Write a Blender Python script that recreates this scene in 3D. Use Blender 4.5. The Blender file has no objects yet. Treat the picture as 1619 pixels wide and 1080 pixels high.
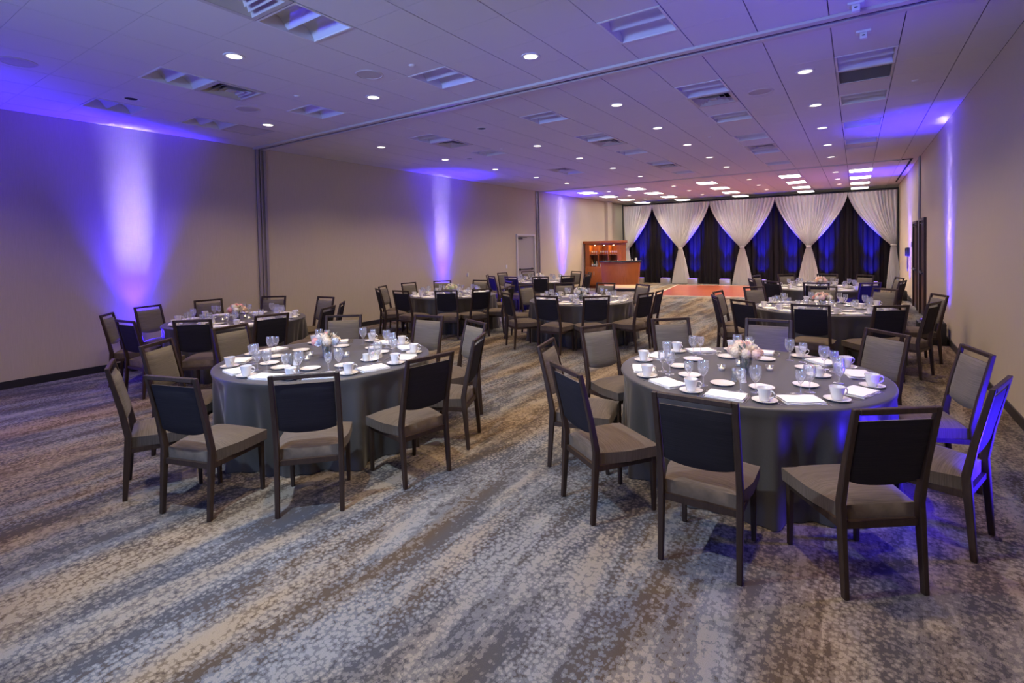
import bpy, bmesh, math, random
from mathutils import Vector, Matrix
random.seed(7)
PI = math.pi
scene = bpy.context.scene
C = scene.collection
H = 3.81                       # ceiling height
XL, XR, YB, YF = -9.63, 1.30, 25.6, -4.0   # left wall, right wall, far wall, wall behind the viewpoint

# ------------------------------------------------------------------ camera, exposure, world, lights
cam_d = bpy.data.cameras.new('camera'); cam = bpy.data.objects.new('camera', cam_d); C.objects.link(cam)
yaw, pit, rol = -0.593094644, -0.0275994561, -0.0200229294
fw = Vector((math.sin(yaw)*math.cos(pit), math.cos(yaw)*math.cos(pit), math.sin(pit)))
rt = Vector((math.cos(yaw), -math.sin(yaw), 0)); up = rt.cross(fw)
r2 = math.cos(rol)*rt + math.sin(rol)*up; u2 = -math.sin(rol)*rt + math.cos(rol)*up
cam.matrix_world = Matrix(((r2.x, u2.x, -fw.x, 0), (r2.y, u2.y, -fw.y, 0), (r2.z, u2.z, -fw.z, 1.8), (0, 0, 0, 1)))
cam_d.sensor_width = 36; cam_d.lens = 36*808.02/1619; cam_d.shift_y = -(540-412.87)/1619
cam_d.clip_start = .05; cam_d.clip_end = 200
scene.camera = cam
vs = scene.view_settings
vs.view_transform = 'Standard'; vs.look = 'None'; vs.exposure = 0.0; vs.gamma = 1.0; vs.use_curve_mapping = False
w = bpy.data.worlds.new('world'); scene.world = w; w.use_nodes = True
w.node_tree.nodes['Background'].inputs[0].default_value = (.35, .4, .6, 1)
w.node_tree.nodes['Background'].inputs[1].default_value = .02

def lamp(name, typ, loc, energy, color, aim=None, **kw):
    d = bpy.data.lights.new(name, typ); d.energy = energy; d.color = color
    for k, v in kw.items(): setattr(d, k, v)
    o = bpy.data.objects.new(name, d); C.objects.link(o); o.location = loc
    if aim is not None: o.rotation_euler = (Vector(aim)-Vector(loc)).to_track_quat('-Z', 'Y').to_euler()
    return o
WARM = (1.0, .77, .48)
COLX = (-7.72, -5.28, -2.85, -.5)
LITY = {-7.72: (.9, 4.62, 6.95, 8.83, 10.77, 12.8, 14.7, 18.05, 20.15, 22.1), -5.28: (.9, 2.82, 4.64, 8.82, 10.7, 12.65, 14.7, 18.0, 20.0, 22.0),
        -2.85: (.9, 2.8, 4.66, 7.0, 8.82, 10.7, 12.6, 14.5, 17.9, 19.9, 21.8), -.5: (.9, 2.8, 4.72, 7.04, 8.86, 10.7, 12.67, 14.55, 17.86, 19.9, 21.7)}
for x in COLX:
    for y in LITY[x]:
        cool = x == -2.85 and y < 1     # this one has a daylight lamp
        lamp('downlight_lamp', 'SPOT', (x, y, H-.012), 700 if cool else 205 if y < 17 else 380, (.60, .78, 1.0) if cool else WARM, (-2.2, 2.7, 0) if cool else (x, y, 0), spot_size=math.radians(86 if cool else 128), spot_blend=.6 if cool else .9, shadow_soft_size=.04)
# unseen blue area light added behind the viewpoint to tint the ceiling
lamp('rear_blue_fill', 'AREA', (-3.4, YF+.1, 2.6), 130, (.30, .45, 1.0), (-3.2, 4, 3.81), shape='RECTANGLE', size=2.6, size_y=.9, spread=math.radians(80))
BLUE = (.036, .012, 1.0); VIO = (.40, .34, 1.0)
# (x, y, side) of the LED uplights standing along the side walls
UPL = [(XL+.26, 3.4, -1), (XL+.26, 10.8, -1), (XL+.26, 17.85, -1), (XR-.22, 4.15, 1), (XR-.24, 11.25, 1), (XR-.22, 18.9, 1), (XL+.26, .1, -1)]
for k, (x, y, s) in enumerate(UPL):
    lamp('uplight_beam', 'AREA', (x, y, .45), 7.5, VIO, (x+s*.26, y, 2.75), shape='RECTANGLE', size=.42, size_y=.10, spread=math.radians(13))
    lamp('uplight_wash', 'SPOT', (x, y, .45), 1500 if k == 6 else 2000, BLUE, (x+s*.12, y, 3.9), spot_size=math.radians(90 if k == 6 else 54), spot_blend=1.0, shadow_soft_size=.05)
    lamp('uplight_low', 'SPOT', (x, y, .45), 420 if k == 6 else 130, BLUE, (x+s*.10, y, 1.5), spot_size=math.radians(130 if k == 6 else 100), spot_blend=1.0, shadow_soft_size=.06)
    lamp('uplight_spill', 'SPOT', (x, y, .45), 230 if k == 3 else 150, BLUE, (x-s*1.0, y, .95), spot_size=math.radians(140), spot_blend=.5, shadow_soft_size=.08)
DRX = (-8.35, -7.15, -5.95, -4.62, -3.25, -2.15, -.95, .45)
for x in DRX:
    lamp('drape_low', 'SPOT', (x, 22.92, .30), 420, (.01, .01, 1.0), (x, 23.44, .85), spot_size=math.radians(46), spot_blend=.9, shadow_soft_size=.05)
    lamp('drape_wash', 'SPOT', (x, 22.92, .30), 5200, (.01, .01, 1.0), (x, 23.44, 2.0), spot_size=math.radians(27), spot_blend=.8, shadow_soft_size=.06)

# ------------------------------------------------------------------ materials
def mat(name, col=(.5, .5, .5), rough=.6, metal=0.0, spec=.5, **kw):
    m = bpy.data.materials.new(name); m.use_nodes = True
    b = m.node_tree.nodes['Principled BSDF']
    b.inputs['Base Color'].default_value = (*col, 1); b.inputs['Roughness'].default_value = rough
    b.inputs['Metallic'].default_value = metal; b.inputs['Specular IOR Level'].default_value = spec
    for k, v in kw.items(): b.inputs[k.replace('_', ' ')].default_value = v
    return m
class NT:
    def __init__(s, m): s.t = m.node_tree; s.b = s.t.nodes.get('Principled BSDF')
    def n(s, typ, **kw):
        nd = s.t.nodes.new(typ)
        for k, v in kw.items():
            if k.startswith('i_'):
                nd.inputs[k[2:].replace('_', ' ')].default_value = v
            else: setattr(nd, k, v)
        return nd
    def l(s, a, b): s.t.links.new(a, b)
    def coord(s, scale=(1, 1, 1), rot=(0, 0, 0)):
        c = s.n('ShaderNodeTexCoord'); m = s.n('ShaderNodeMapping'); m.inputs['Scale'].default_value = scale; m.inputs['Rotation'].default_value = rot
        s.l(c.outputs['Object'], m.inputs[0]); return m.outputs[0]
    def noise(s, vec, scale, detail=3, rough=.5, dist=0):
        n = s.n('ShaderNodeTexNoise'); n.inputs['Scale'].default_value = scale; n.inputs['Detail'].default_value = detail
        n.inputs['Roughness'].default_value = rough; n.inputs['Distortion'].default_value = dist
        s.l(vec, n.inputs['Vector']); return n.outputs['Fac']
    def ramp(s, fac, stops, interp='LINEAR'):
        r = s.n('ShaderNodeValToRGB'); r.color_ramp.interpolation = interp; e = r.color_ramp.elements
        while len(e) < len(stops): e.new(.5)
        for q, (p, c) in zip(e, stops): q.position = p; q.color = (*c, 1) if len(c) == 3 else c
        s.l(fac, r.inputs[0]); return r.outputs[0]
    def mix(s, fac, a, b, mode='MIX'):
        m = s.n('ShaderNodeMix', data_type='RGBA', blend_type=mode)
        if isinstance(fac, (int, float)): m.inputs[0].default_value = fac
        else: s.l(fac, m.inputs[0])
        for i, v in ((6, a), (7, b)):
            if isinstance(v, tuple): m.inputs[i].default_value = (*v, 1)
            else: s.l(v, m.inputs[i])
        return m.outputs[2]
    def math(s, op, a, b=None):
        m = s.n('ShaderNodeMath', operation=op)
        for i, v in ((0, a), (1, b)):
            if v is None: continue
            if isinstance(v, (int, float)): m.inputs[i].default_value = v
            else: s.l(v, m.inputs[i])
        return m.outputs[0]
    def bump(s, h, st=.3, dist=.01):
        b = s.n('ShaderNodeBump'); b.inputs['Strength'].default_value = st; b.inputs['Distance'].default_value = dist
        s.l(h, b.inputs['Height']); s.l(b.outputs[0], s.b.inputs['Normal'])

def bw(*v): return [(p, (q, q, q)) for p, q in v]
M = {}
# carpet: pebbled cells in streaky bands of beige, taupe and blue grey running down the room
m = mat('carpet', rough=.95, spec=.15); t = NT(m); M['carpet'] = m
vc = t.coord((1, 1, 1)); vl = t.coord((1.0, .17, 1))
zone = t.noise(vl, .95, 3, .6, .2)
mid = t.ramp(zone, [(.38, (.155, .112, .074)), (.47, (.150, .121, .092)), (.54, (.124, .124, .134)), (.60, (.118, .124, .142)), (.68, (.155, .117, .080))])
pale = t.ramp(zone, [(.40, (.255, .200, .142)), (.50, (.232, .200, .165)), (.57, (.205, .207, .215)), (.68, (.260, .206, .148))])
dark = t.ramp(zone, [(.42, (.074, .052, .035)), (.54, (.060, .061, .072)), (.64, (.074, .053, .037))])
wob = t.n('ShaderNodeVectorMath', operation='SCALE'); wob.inputs['Scale'].default_value = .022
nz = t.n('ShaderNodeTexNoise'); nz.inputs['Scale'].default_value = 60; t.l(vc, nz.inputs['Vector']); t.l(nz.outputs['Color'], wob.inputs[0])
va = t.n('ShaderNodeVectorMath', operation='ADD'); t.l(vc, va.inputs[0]); t.l(wob.outputs[0], va.inputs[1])
vo = t.n('ShaderNodeTexVoronoi', feature='F1', voronoi_dimensions='2D'); vo.inputs['Scale'].default_value = 37; vo.inputs['Randomness'].default_value = .85; t.l(va.outputs[0], vo.inputs['Vector'])
sep = t.n('ShaderNodeSeparateColor'); t.l(vo.outputs['Color'], sep.inputs[0])
peb = t.ramp(vo.outputs['Distance'], bw((.15, 1), (.58, 0))); pm = t.ramp(t.noise(t.coord((1.0, .35, 1)), 1.7, 3, .6), bw((.38, .05), (.60, .27)))
st1 = t.noise(t.coord((1.0, .17, 1)), 4.2, 7, .68, .2); fine = t.noise(t.coord((1, .6, 1)), 34, 6, .8)
v = t.math('MULTIPLY', st1, 1.45); v = t.math('ADD', v, t.math('MULTIPLY', peb, pm)); v = t.math('ADD', v, t.math('MULTIPLY', fine, .72)); v = t.math('ADD', v, t.math('MULTIPLY', sep.outputs[0], .16))
v = t.math('SUBTRACT', v, .768)                      # centred near .5
c2 = t.mix(t.ramp(v, bw((.37, 0), (.42, 1))), dark, mid); c2 = t.mix(t.ramp(v, bw((.53, 0), (.575, .95))), c2, pale)
fib = t.noise(vc, 300, 2, .6); c2 = t.mix(1.0, c2, t.ramp(fib, bw((.3, .75), (.7, 1.2))), 'MULTIPLY')
t.l(c2, t.b.inputs['Base Color']); t.bump(fib, .5, .004)

m = mat('wall_vinyl', (.42, .375, .32), .62, spec=.3); t = NT(m); M['wall'] = m
n = t.noise(t.coord((40, 40, 2)), 3, 3, .6); t.l(t.ramp(n, [(.3, (.50, .435, .325)), (.7, (.54, .47, .355))]), t.b.inputs['Base Color']); t.bump(n, .15, .002)
m = mat('ceiling_tile', (.66, .64, .63), .75, spec=.3); t = NT(m); M['tile'] = m
n = t.noise(t.coord(), 180, 2, .7); t.bump(n, .12, .002)
M['groove'] = mat('ceiling_groove', (.06, .055, .06), .8); M['channel'] = mat('channel_back', (.24, .21, .21), .6)
M['white_paint'] = mat('white_paint', (.70, .70, .70), .45)
M['track'] = mat('track_paint', (.56, .53, .50), .4)
M['steel'] = mat('brushed_steel', (.55, .55, .57), .35, .9)
M['dark_metal'] = mat('dark_metal', (.05, .05, .055), .45, .3)
M['reflector'] = mat('troffer_reflector', (.60, .62, .68), .3, .1)
M['vent'] = mat('vent_enamel', (.50, .47, .44), .5)
M['hollow'] = mat('dark_hollow', (.02, .02, .025), .9)
M['baseboard'] = mat('black_vinyl_base', (.018, .017, .02), .5)
M['trim'] = mat('partition_trim', (.30, .27, .27), .4, .2)
M['black'] = mat('black_plastic', (.012, .012, .014), .5)
M['door_grey'] = mat('grey_door_paint', (.36, .34, .33), .5)
M['frame_white'] = mat('door_frame_paint', (.60, .58, .56), .4)
def wood(name, a, b, sc=(14, 14, 1.2), rough=.45):
    m = mat(name, a, rough); t = NT(m); n = t.noise(t.coord(sc), 3.2, 6, .6, .6)
    t.b.inputs['Specular IOR Level'].default_value = .35; t.l(t.ramp(n, [(.32, a), (.68, b)]), t.b.inputs['Base Color']); return m
M['chair_wood'] = wood('chair_walnut_finish', (.024, .013, .009), (.046, .027, .018), rough=.5)
M['door_wood'] = wood('dark_door_veneer', (.030, .014, .010), (.055, .026, .017))
M['cherry'] = wood('cherry_veneer', (.30, .082, .018), (.38, .115, .028), rough=.32)
M['cherry_dark'] = wood('cherry_veneer_dark', (.10, .022, .010), (.16, .038, .016))
m = mat('parquet', (.3, .1, .05), .28); t = NT(m); M['parquet'] = m
br = t.n('ShaderNodeTexBrick', offset=.5, i_Scale=1.0, i_Mortar_Size=.006, i_Brick_Width=.9, i_Row_Height=.12, i_Bias=.2)
br.inputs['Color1'].default_value = (.22, .045, .022, 1); br.inputs['Color2'].default_value = (.34, .090, .048, 1); br.inputs['Mortar'].default_value = (.10, .03, .02, 1)
t.l(t.coord(), br.inputs[0]); t.l(br.outputs[0], t.b.inputs['Base Color'])
def fabric(name, a, b, sc=(2, 2, 260), rough=.85, sheen=.3):
    m = mat(name, a, rough, spec=.2); t = NT(m); n = t.noise(t.coord(sc), 1.5, 4, .7)
    t.l(t.ramp(n, [(.35, a), (.65, b)]), t.b.inputs['Base Color']); t.b.inputs['Sheen Weight'].default_value = sheen
    t.bump(n, .35, .003); return m
M['pad'] = fabric('chair_woven_fabric', (.100, .088, .068), (.180, .160, .128), sheen=.08)
M['seat'] = fabric('seat_woven_fabric', (.066, .048, .035), (.122, .092, .068), (3, 130, 3), sheen=.08)
M['pad_back'] = fabric('chair_outback_shaded', (.012, .010, .012), (.022, .019, .021), sheen=0)  # outer back faces away from the light; that shade is put into its colour
m = mat('slate_satin_cloth', (.060, .062, .070), .42, spec=.45); t = NT(m); M['cloth'] = m
t.b.inputs['Sheen Weight'].default_value = .15; t.b.inputs['Sheen Roughness'].default_value = .4
n = t.noise(t.coord((400, 400, 400)), 1, 2); t.l(t.ramp(n, [(.3, (.052, .049, .050)), (.7, (.070, .066, .065))]), t.b.inputs['Base Color'])
M['china'] = mat('white_china', (.74, .72, .69), .18)
M['napkin'] = mat('white_linen', (.80, .80, .80), .8, spec=.2)
M['flat_silver'] = mat('stainless_flatware', (.62, .61, .60), .18, 1.0)
def glassmat(name, tint=(1, 1, 1), refl=.9, edge=.25):
    m = bpy.data.materials.new(name); m.use_nodes = True; t = NT(m); nt = m.node_tree
    for q in list(nt.nodes):
        if q.type != 'OUTPUT_MATERIAL': nt.nodes.remove(q)
    out = [q for q in nt.nodes if q.type == 'OUTPUT_MATERIAL'][0]
    tr = t.n('ShaderNodeBsdfTransparent'); tr.inputs[0].default_value = (*tint, 1)
    gl = t.n('ShaderNodeBsdfGlossy'); gl.inputs['Roughness'].default_value = .12; gl.inputs[0].default_value = (1, 1, 1, 1)
    lw = t.n('ShaderNodeLayerWeight'); lw.inputs[0].default_value = edge
    f = t.math('MULTIPLY', lw.outputs['Fresnel'], refl); f = t.math('ADD', f, .05)
    mx = t.n('ShaderNodeMixShader'); t.l(f, mx.inputs[0]); t.l(tr.outputs[0], mx.inputs[1]); t.l(gl.outputs[0], mx.inputs[2]); df = t.n('ShaderNodeBsdfDiffuse'); df.inputs[0].default_value = (.85, .88, .92, 1); m2 = t.n('ShaderNodeMixShader'); m2.inputs[0].default_value = .07
    t.l(mx.outputs[0], m2.inputs[1]); t.l(df.outputs[0], m2.inputs[2]); t.l(m2.outputs[0], out.inputs[0])
    return m
M['glass'] = glassmat('clear_glass', (.97, .98, 1.0), .65, .28)
M['vase_glass'] = glassmat('thick_vase_glass', (.80, .84, .84), .9, .4)
def emis(name, col, s):
    m = mat(name, col, .5); m.node_tree.nodes['Principled BSDF'].inputs['Emission Color'].default_value = (*col, 1)
    m.node_tree.nodes['Principled BSDF'].inputs['Emission Strength'].default_value = s; return m
M['lens'] = emis('downlight_lens', (1, .90, .74), 3.5)
M['panel_glow'] = emis('lit_ceiling_panel', (1, .93, .86), 13.0)
M['led'] = emis('blue_led_lens', (.25, .12, 1), .9)
M['flame'] = emis('candle_flame', (1, .72, .40), 9.0)
M['bar_glow'] = emis('lit_bar_base', (1, .62, .30), .7)
M['niche_glow'] = emis('niche_lamp', (1, .85, .6), 14)
M['edge_strip'] = mat('dance_floor_edging', (.80, .74, .62), .35)
M['wax'] = mat('candle_wax', (.85, .82, .75), .6)
M['amber'] = mat('amber_bottle_glass', (.45, .22, .05), .12, spec=.8)
M['green_glass'] = mat('dark_green_bottle_glass', (.03, .08, .035), .12, spec=.8)
M['clear_bottle'] = mat('pale_bottle_glass', (.62, .55, .42), .12, spec=.8)
M['label_paper'] = mat('bottle_label_paper', (.75, .70, .55), .6)
M['stem'] = mat('flower_stem_green', (.035, .10, .02), .6)
M['leaf'] = mat('dusty_leaf', (.28, .33, .28), .7)
PET = {'white': (.78, .74, .66), 'cream': (.76, .66, .52), 'pink': (.80, .40, .36), 'blush': (.80, .60, .52), 'blue': (.55, .60, .72), 'peach': (.82, .58, .42), 'green': (.66, .70, .45)}
for k, v in PET.items(): M['petal_'+k] = mat('petals_'+k, v, .7, spec=.2)
# sheer white drape: lets some light through
m = mat('sheer_white_fabric', (.84, .82, .78), .75, spec=.2); M['sheer'] = m; t = NT(m)
out = [q for q in m.node_tree.nodes if q.type == 'OUTPUT_MATERIAL'][0]
tl = t.n('ShaderNodeBsdfTranslucent'); tl.inputs[0].default_value = (.72, .69, .68, 1)
mx = t.n('ShaderNodeMixShader'); mx.inputs[0].default_value = .20; t.l(t.b.outputs[0], mx.inputs[1]); t.l(tl.outputs[0], mx.inputs[2]); t.l(mx.outputs[0], out.inputs[0])
M['black_drape'] = mat('black_velour_drape', (.010, .008, .010), .7, spec=.12)
M['pipe'] = mat('black_pipe', (.02, .02, .02), .5)

# ------------------------------------------------------------------ mesh helpers
def smooth(me, ang=35):
    me.polygons.foreach_set('use_smooth', [True]*len(me.polygons))
    me.set_sharp_from_angle(angle=math.radians(ang))
def obj(name, bm, material, parent=None, sm=True, ang=35):
    me = bpy.data.meshes.new(name); bmesh.ops.recalc_face_normals(bm, faces=bm.faces[:])
    bm.to_mesh(me); bm.free()
    for q in (material if isinstance(material, (list, tuple)) else [material]): me.materials.append(q)
    if sm: smooth(me, ang)
    o = bpy.data.objects.new(name, me); C.objects.link(o)
    if parent is not None: o.parent = parent
    return o
def tag(o, label=None, cat=None, group=None, kind=None):
    if label: o['label'] = label
    if cat: o['category'] = cat
    if group: o['group'] = group
    if kind: o['kind'] = kind
    return o
def empty(name, loc=(0, 0, 0), rz=0):
    o = bpy.data.objects.new(name, None); C.objects.link(o); o.location = loc; o.rotation_euler = (0, 0, rz); o.empty_display_size = .1; return o
def copy_tree(o, parent=None):
    c = o.copy(); C.objects.link(c); c.parent = parent
    for ch in KIDS.get(o.name, []):
        q = copy_tree(ch, c)
    return c
KIDS = {}
def remember(o):
    ks = [x for x in C.objects if x.parent == o]
    KIDS[o.name] = ks
    for k in ks: remember(k)
def box(bm, x0, x1, y0, y1, z0, z1, mi=0):
    v = [bm.verts.new(p) for p in ((x0, y0, z0), (x1, y0, z0), (x1, y1, z0), (x0, y1, z0), (x0, y0, z1), (x1, y0, z1), (x1, y1, z1), (x0, y1, z1))]
    for f in ((0, 3, 2, 1), (4, 5, 6, 7), (0, 1, 5, 4), (1, 2, 6, 5), (2, 3, 7, 6), (3, 0, 4, 7)):
        bm.faces.new([v[i] for i in f]).material_index = mi
    return v
def B(*a, bevel=0, seg=2):
    bm = bmesh.new(); box(bm, *a)
    if bevel: bmesh.ops.bevel(bm, geom=bm.edges[:], offset=bevel, segments=seg, profile=.5, affect='EDGES')
    return bm
def lathe(bm, prof, seg=20, c=(0, 0, 0), close=False):
    rings = []
    for r, z in prof:
        if r < 1e-6: rings.append([bm.verts.new((c[0], c[1], c[2]+z))])
        else: rings.append([bm.verts.new((c[0]+r*math.cos(2*PI*i/seg), c[1]+r*math.sin(2*PI*i/seg), c[2]+z)) for i in range(seg)])
    for a, b in zip(rings, rings[1:]):
        for i in range(seg):
            j = (i+1) % seg
            if len(a) == 1 and len(b) == 1: continue
            if len(a) == 1: bm.faces.new((a[0], b[i], b[j]))
            elif len(b) == 1: bm.faces.new((a[i], a[j], b[0]))
            else: bm.faces.new((a[i], a[j], b[j], b[i]))
    return bm
def L(prof, seg=20, c=(0, 0, 0)): return lathe(bmesh.new(), prof, seg, c)
def tube(bm, pts, r, seg=6, ends=True):
    pts = [Vector(p) for p in pts]; rings = []
    for i, p in enumerate(pts):
        d = (pts[min(i+1, len(pts)-1)]-pts[max(i-1, 0)]).normalized()
        a = d.cross(Vector((0, 0, 1)) if abs(d.z) < .9 else Vector((1, 0, 0))).normalized(); b = d.cross(a)
        rr = r[i] if isinstance(r, (list, tuple)) else r
        rings.append([bm.verts.new(p+a*rr*math.cos(2*PI*k/seg)+b*rr*math.sin(2*PI*k/seg)) for k in range(seg)])
    for a, b in zip(rings, rings[1:]):
        for k in range(seg): bm.faces.new((a[k], a[(k+1) % seg], b[(k+1) % seg], b[k]))
    if ends: bm.faces.new(rings[0]); bm.faces.new(rings[-1][::-1])
    return bm
def bar(pts, sizes, bevel=.004):
    """rectangular section swept along pts in the yz plane; sizes = (x width, depth)"""
    bm = bmesh.new(); rings = []
    for i, (p, s) in enumerate(zip(pts, sizes)):
        d = (Vector(pts[min(i+1, len(pts)-1)])-Vector(pts[max(i-1, 0)])); d.x = 0; d.normalize()
        if i in (0, len(pts)-1): nrm = Vector((0, 1, 0))
        else: nrm = Vector((0, d.z, -d.y))
        p = Vector(p); a = Vector((s[0]/2, 0, 0)); b = nrm*s[1]/2
        rings.append([bm.verts.new(p+q) for q in (-a-b, a-b, a+b, -a+b)])
    for a, b in zip(rings, rings[1:]):
        for k in range(4): bm.faces.new((a[k], a[(k+1) % 4], b[(k+1) % 4], b[k]))
    bm.faces.new(rings[0]); bm.faces.new(rings[-1])
    bmesh.ops.recalc_face_normals(bm, faces=bm.faces[:])
    if bevel: bmesh.ops.bevel(bm, geom=[e for e in bm.edges if e.calc_face_angle(0) > .9], offset=bevel, segments=1, affect='EDGES')
    return bm
def poly_prism(pts, z0, z1):
    bm = bmesh.new(); a = [bm.verts.new((x, y, z0)) for x, y in pts]; b = [bm.verts.new((x, y, z1)) for x, y in pts]
    bm.faces.new(a[::-1]); bm.faces.new(b)
    for i in range(len(pts)): j = (i+1) % len(pts); bm.faces.new((a[i], a[j], b[j], b[i]))
    return bm

# ------------------------------------------------------------------ the room
def struct(name, bm, m, sm=False): o = obj(name, bm, m, sm=sm); o['kind'] = 'structure'; return o
struct('floor', B(XL-.2, XR+.2, YF-.2, YB+.2, -.1, 0), M['carpet'])
struct('wall_left', B(XL-.15, XL, YF, YB, 0, H), M['wall'])
struct('wall_right', B(XR, XR+.15, YF, YB, 0, H), M['wall'])
struct('wall_far', B(XL, XR, YB, YB+.15, 0, H), M['wall'])
# wall behind the viewpoint with an assumed opening
bm = bmesh.new(); box(bm, XL, -5.0, YF-.15, YF, 0, H); box(bm, -1.8, XR, YF-.15, YF, 0, H); box(bm, -5.0, -1.8, YF-.15, YF, 3.2, H)
struct('wall_near', bm, M['wall'])
struct('baseboard_left', B(XL, XL+.015, YF, YB, 0, .105), M['baseboard'])
struct('baseboard_right', B(XR-.015, XR, YF, YB, 0, .105), M['baseboard'])
struct('baseboard_far', B(XL, XR, YB-.015, YB, 0, .105), M['baseboard'])
# ceiling: panels with open joints, real openings where fixtures are set in
XS = [XL, -9.2, -8.61, -8.04, -7.4, -6.76, -6.18, -5.56, -4.95, -4.33, -3.75, -3.15, -2.55, -1.95, -1.37, -.78, -.2, .37, .94, XR]
YS = [YF, -2.4, -1.2, .1, 1.28, 1.9, 2.5, 3.1, 3.7, 4.33, 4.93, 5.44, 5.68, 6.7, 7.3, 7.9, 8.53, 9.12, 9.75, 10.43, 11.03, 11.7, 12.3, 12.9, 13.5, 14.4, 15.0, 16.13, 16.27,
      17.5, 18.27, 19.5, 20.27, 21.5, 22.27, 23.5, 24.27, YB]
def ycell(y): return min(range(len(YS)-1), key=lambda i: abs((YS[i]+YS[i+1])/2-y))
def xcell(x): return min(range(len(XS)-1), key=lambda i: abs((XS[i]+XS[i+1])/2-x))
CX = {'a': 2, 'b': 5, 'c': 9, 'd': 13, 'e': 16}
TRO = [('a', 2.8), ('a', 4.0), ('b', 2.8), ('b', 4.6), ('b', 7.0), ('b', 8.8), ('b', 12.6), ('c', 2.8), ('c', 4.6), ('c', 7.0), ('c', 8.8), ('c', 10.7), ('c', 12.6), ('c', 14.7),
       ('d', 4.6), ('d', 7.0), ('d', 8.8), ('d', 10.7), ('d', 12.6), ('d', 14.7), ('e', 7.0), ('e', 8.8), ('e', 10.7), ('e', 12.6), ('d', 2.8), ('e', 4.6)]
VEN = [('b', 3.4), ('c', 2.2), ('b', 7.6), ('c', 9.4), ('d', 7.6), ('d', 12.0), ('b', 12.0), ('c', 13.2)]
GRI = [('e', 7.6)]; BLK = [('e', 13.2), ('a', 4.6)]
cells = {}
for k, lst in (('T', TRO), ('V', VEN), ('G', GRI), ('B', BLK)):
    for c, y in lst: cells[(CX[c], ycell(y))] = k
PX = [(-8.79, -8.21), (-6.9, -6.32), (-4.43, -3.85), (-1.98, -1.40), (-.18, .40)]
bm = bmesh.new()
def quad(x0, x1, y0, y1, z, mi):
    f = bm.faces.new([bm.verts.new(p) for p in ((x0, y0, z), (x0, y1, z), (x1, y1, z), (x1, y0, z))]); f.material_index = mi
for i in range(len(XS)-1):
    for j in range(len(YS)-1):
        if (i, j) in cells: continue
        x0, x1, y0, y1 = XS[i], XS[i+1], YS[j], YS[j+1]
        gx = .0045; gy = .0015
        a = [bm.verts.new(p) for p in ((x0+gx, y0+gy, H), (x0+gx, y1-gy, H), (x1-gx, y1-gy, H), (x1-gx, y0+gy, H))]
        bm.faces.new(a)
        b = [bm.verts.new((v.co.x, v.co.y, H+.012)) for v in a]
        for q in range(4): bm.faces.new((a[q], b[q], b[(q+1) % 4], a[(q+1) % 4])).material_index = 0
        quad(x0, x1, y0, y1, H+.0121, 1)
ceil_o = struct('ceiling', bm, [M['tile'], M['groove']])
bm = bmesh.new(); box(bm, XL-.1, XR+.1, YF-.1, YB+.1, H+.25, H+.35); struct('trim_9', bm, M['groove'])   # slab above the plenum
# partition tracks across the ceiling
bm = bmesh.new(); box(bm, XL, XR, 5.44, 5.52, H-.028, H-.001); box(bm, XL, XR, 5.60, 5.68, H-.028, H-.001); box(bm, XL, XR, 5.52, 5.60, H-.006, H-.001, 1)
struct('trim_1', bm, [M['track'], M['groove']])
bm = bmesh.new(); box(bm, XL, XR-.35, 16.13, 16.17, H-.02, H-.001); box(bm, XL, XR-.35, 16.23, 16.27, H-.02, H-.001); box(bm, XL, XR-.35, 16.17, 16.23, H-.005, H-.001, 1)
struct('trim_2', bm, [M['track'], M['groove']])
bm = bmesh.new(); box(bm, 1.13, 1.17, 16.2, 22.3, H-.02, H-.001); box(bm, .75, 1.17, 16.2, 16.24, H-.02, H-.001); struct('trim_3', bm, M['hollow'])
# upright channels where the folding partitions meet the side walls
def channel(name, xw, s, y0, y1):
    bm = bmesh.new(); x1 = xw-s*.035
    for a, b, d in ((y0, y0+.05, 1), (y0+.08, y0+.10, 1), (y1-.05, y1, 1)):
        box(bm, min(xw, x1), max(xw, x1), a, b, 0, H)
    xm = xw-s*.008; box(bm, min(xw, xm), max(xw, xm), y0, y1, 0, H, 1)
    struct(name, bm, [M['trim'], M['channel']])
channel('trim_4', XL, -1, 5.48, 5.68)
channel('trim_5', XR, 1, 5.48, 5.68)
channel('trim_6', XL, -1, 15.90, 16.12)
channel('trim_7', XR, 1, 15.88, 16.12)
struct('wall_pilaster', B(XL, XL+.16, 22.0, 22.5, 0, H), M['wall'])
# doors
def door(name, xw, s, y0, y1, h, mleaf, mframe, handle=True):
    x = lambda d: xw-s*d
    def bb(bm, d0, d1, a, b, z0, z1, mi=0): box(bm, min(x(d0), x(d1)), max(x(d0), x(d1)), a, b, z0, z1, mi)
    bm = bmesh.new(); bb(bm, 0, .012, y0+.06, y1-.06, .01, h-.06)
    d = struct(name, bm, mleaf)
    bm = bmesh.new(); bb(bm, 0, .05, y0, y0+.06, 0, h); bb(bm, 0, .05, y1-.06, y1, 0, h); bb(bm, 0, .05, y0+.06, y1-.06, h-.06, h)
    obj('door_frame', bm, mframe, d, sm=False)
    if handle:
        bm = bmesh.new(); bb(bm, .012, .05, y0+.16, y0+.22, .98, 1.05); bb(bm, .05, .085, y0+.16, y1-.2, 1.0, 1.035); bb(bm, .012, .05, y1-.26, y1-.2, .98, 1.05)
        obj('push_bar', bm, M['dark_metal'], d, sm=False)
        bm = bmesh.new(); bb(bm, .012, .06, y0+.12, y0+.34, h-.18, h-.11); bb(bm, .06, .075, y0+.2, y0+.6, h-.13, h-.115)
        obj('door_closer', bm, M['dark_metal'], d, sm=False)
    return d
door('door_1', XL, -1, 14.55, 15.75, 2.24, M['door_grey'], M['frame_white'])
door('door_2', XR, 1, 14.62, 15.72, 2.28, M['door_wood'], M['door_wood'])
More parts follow.
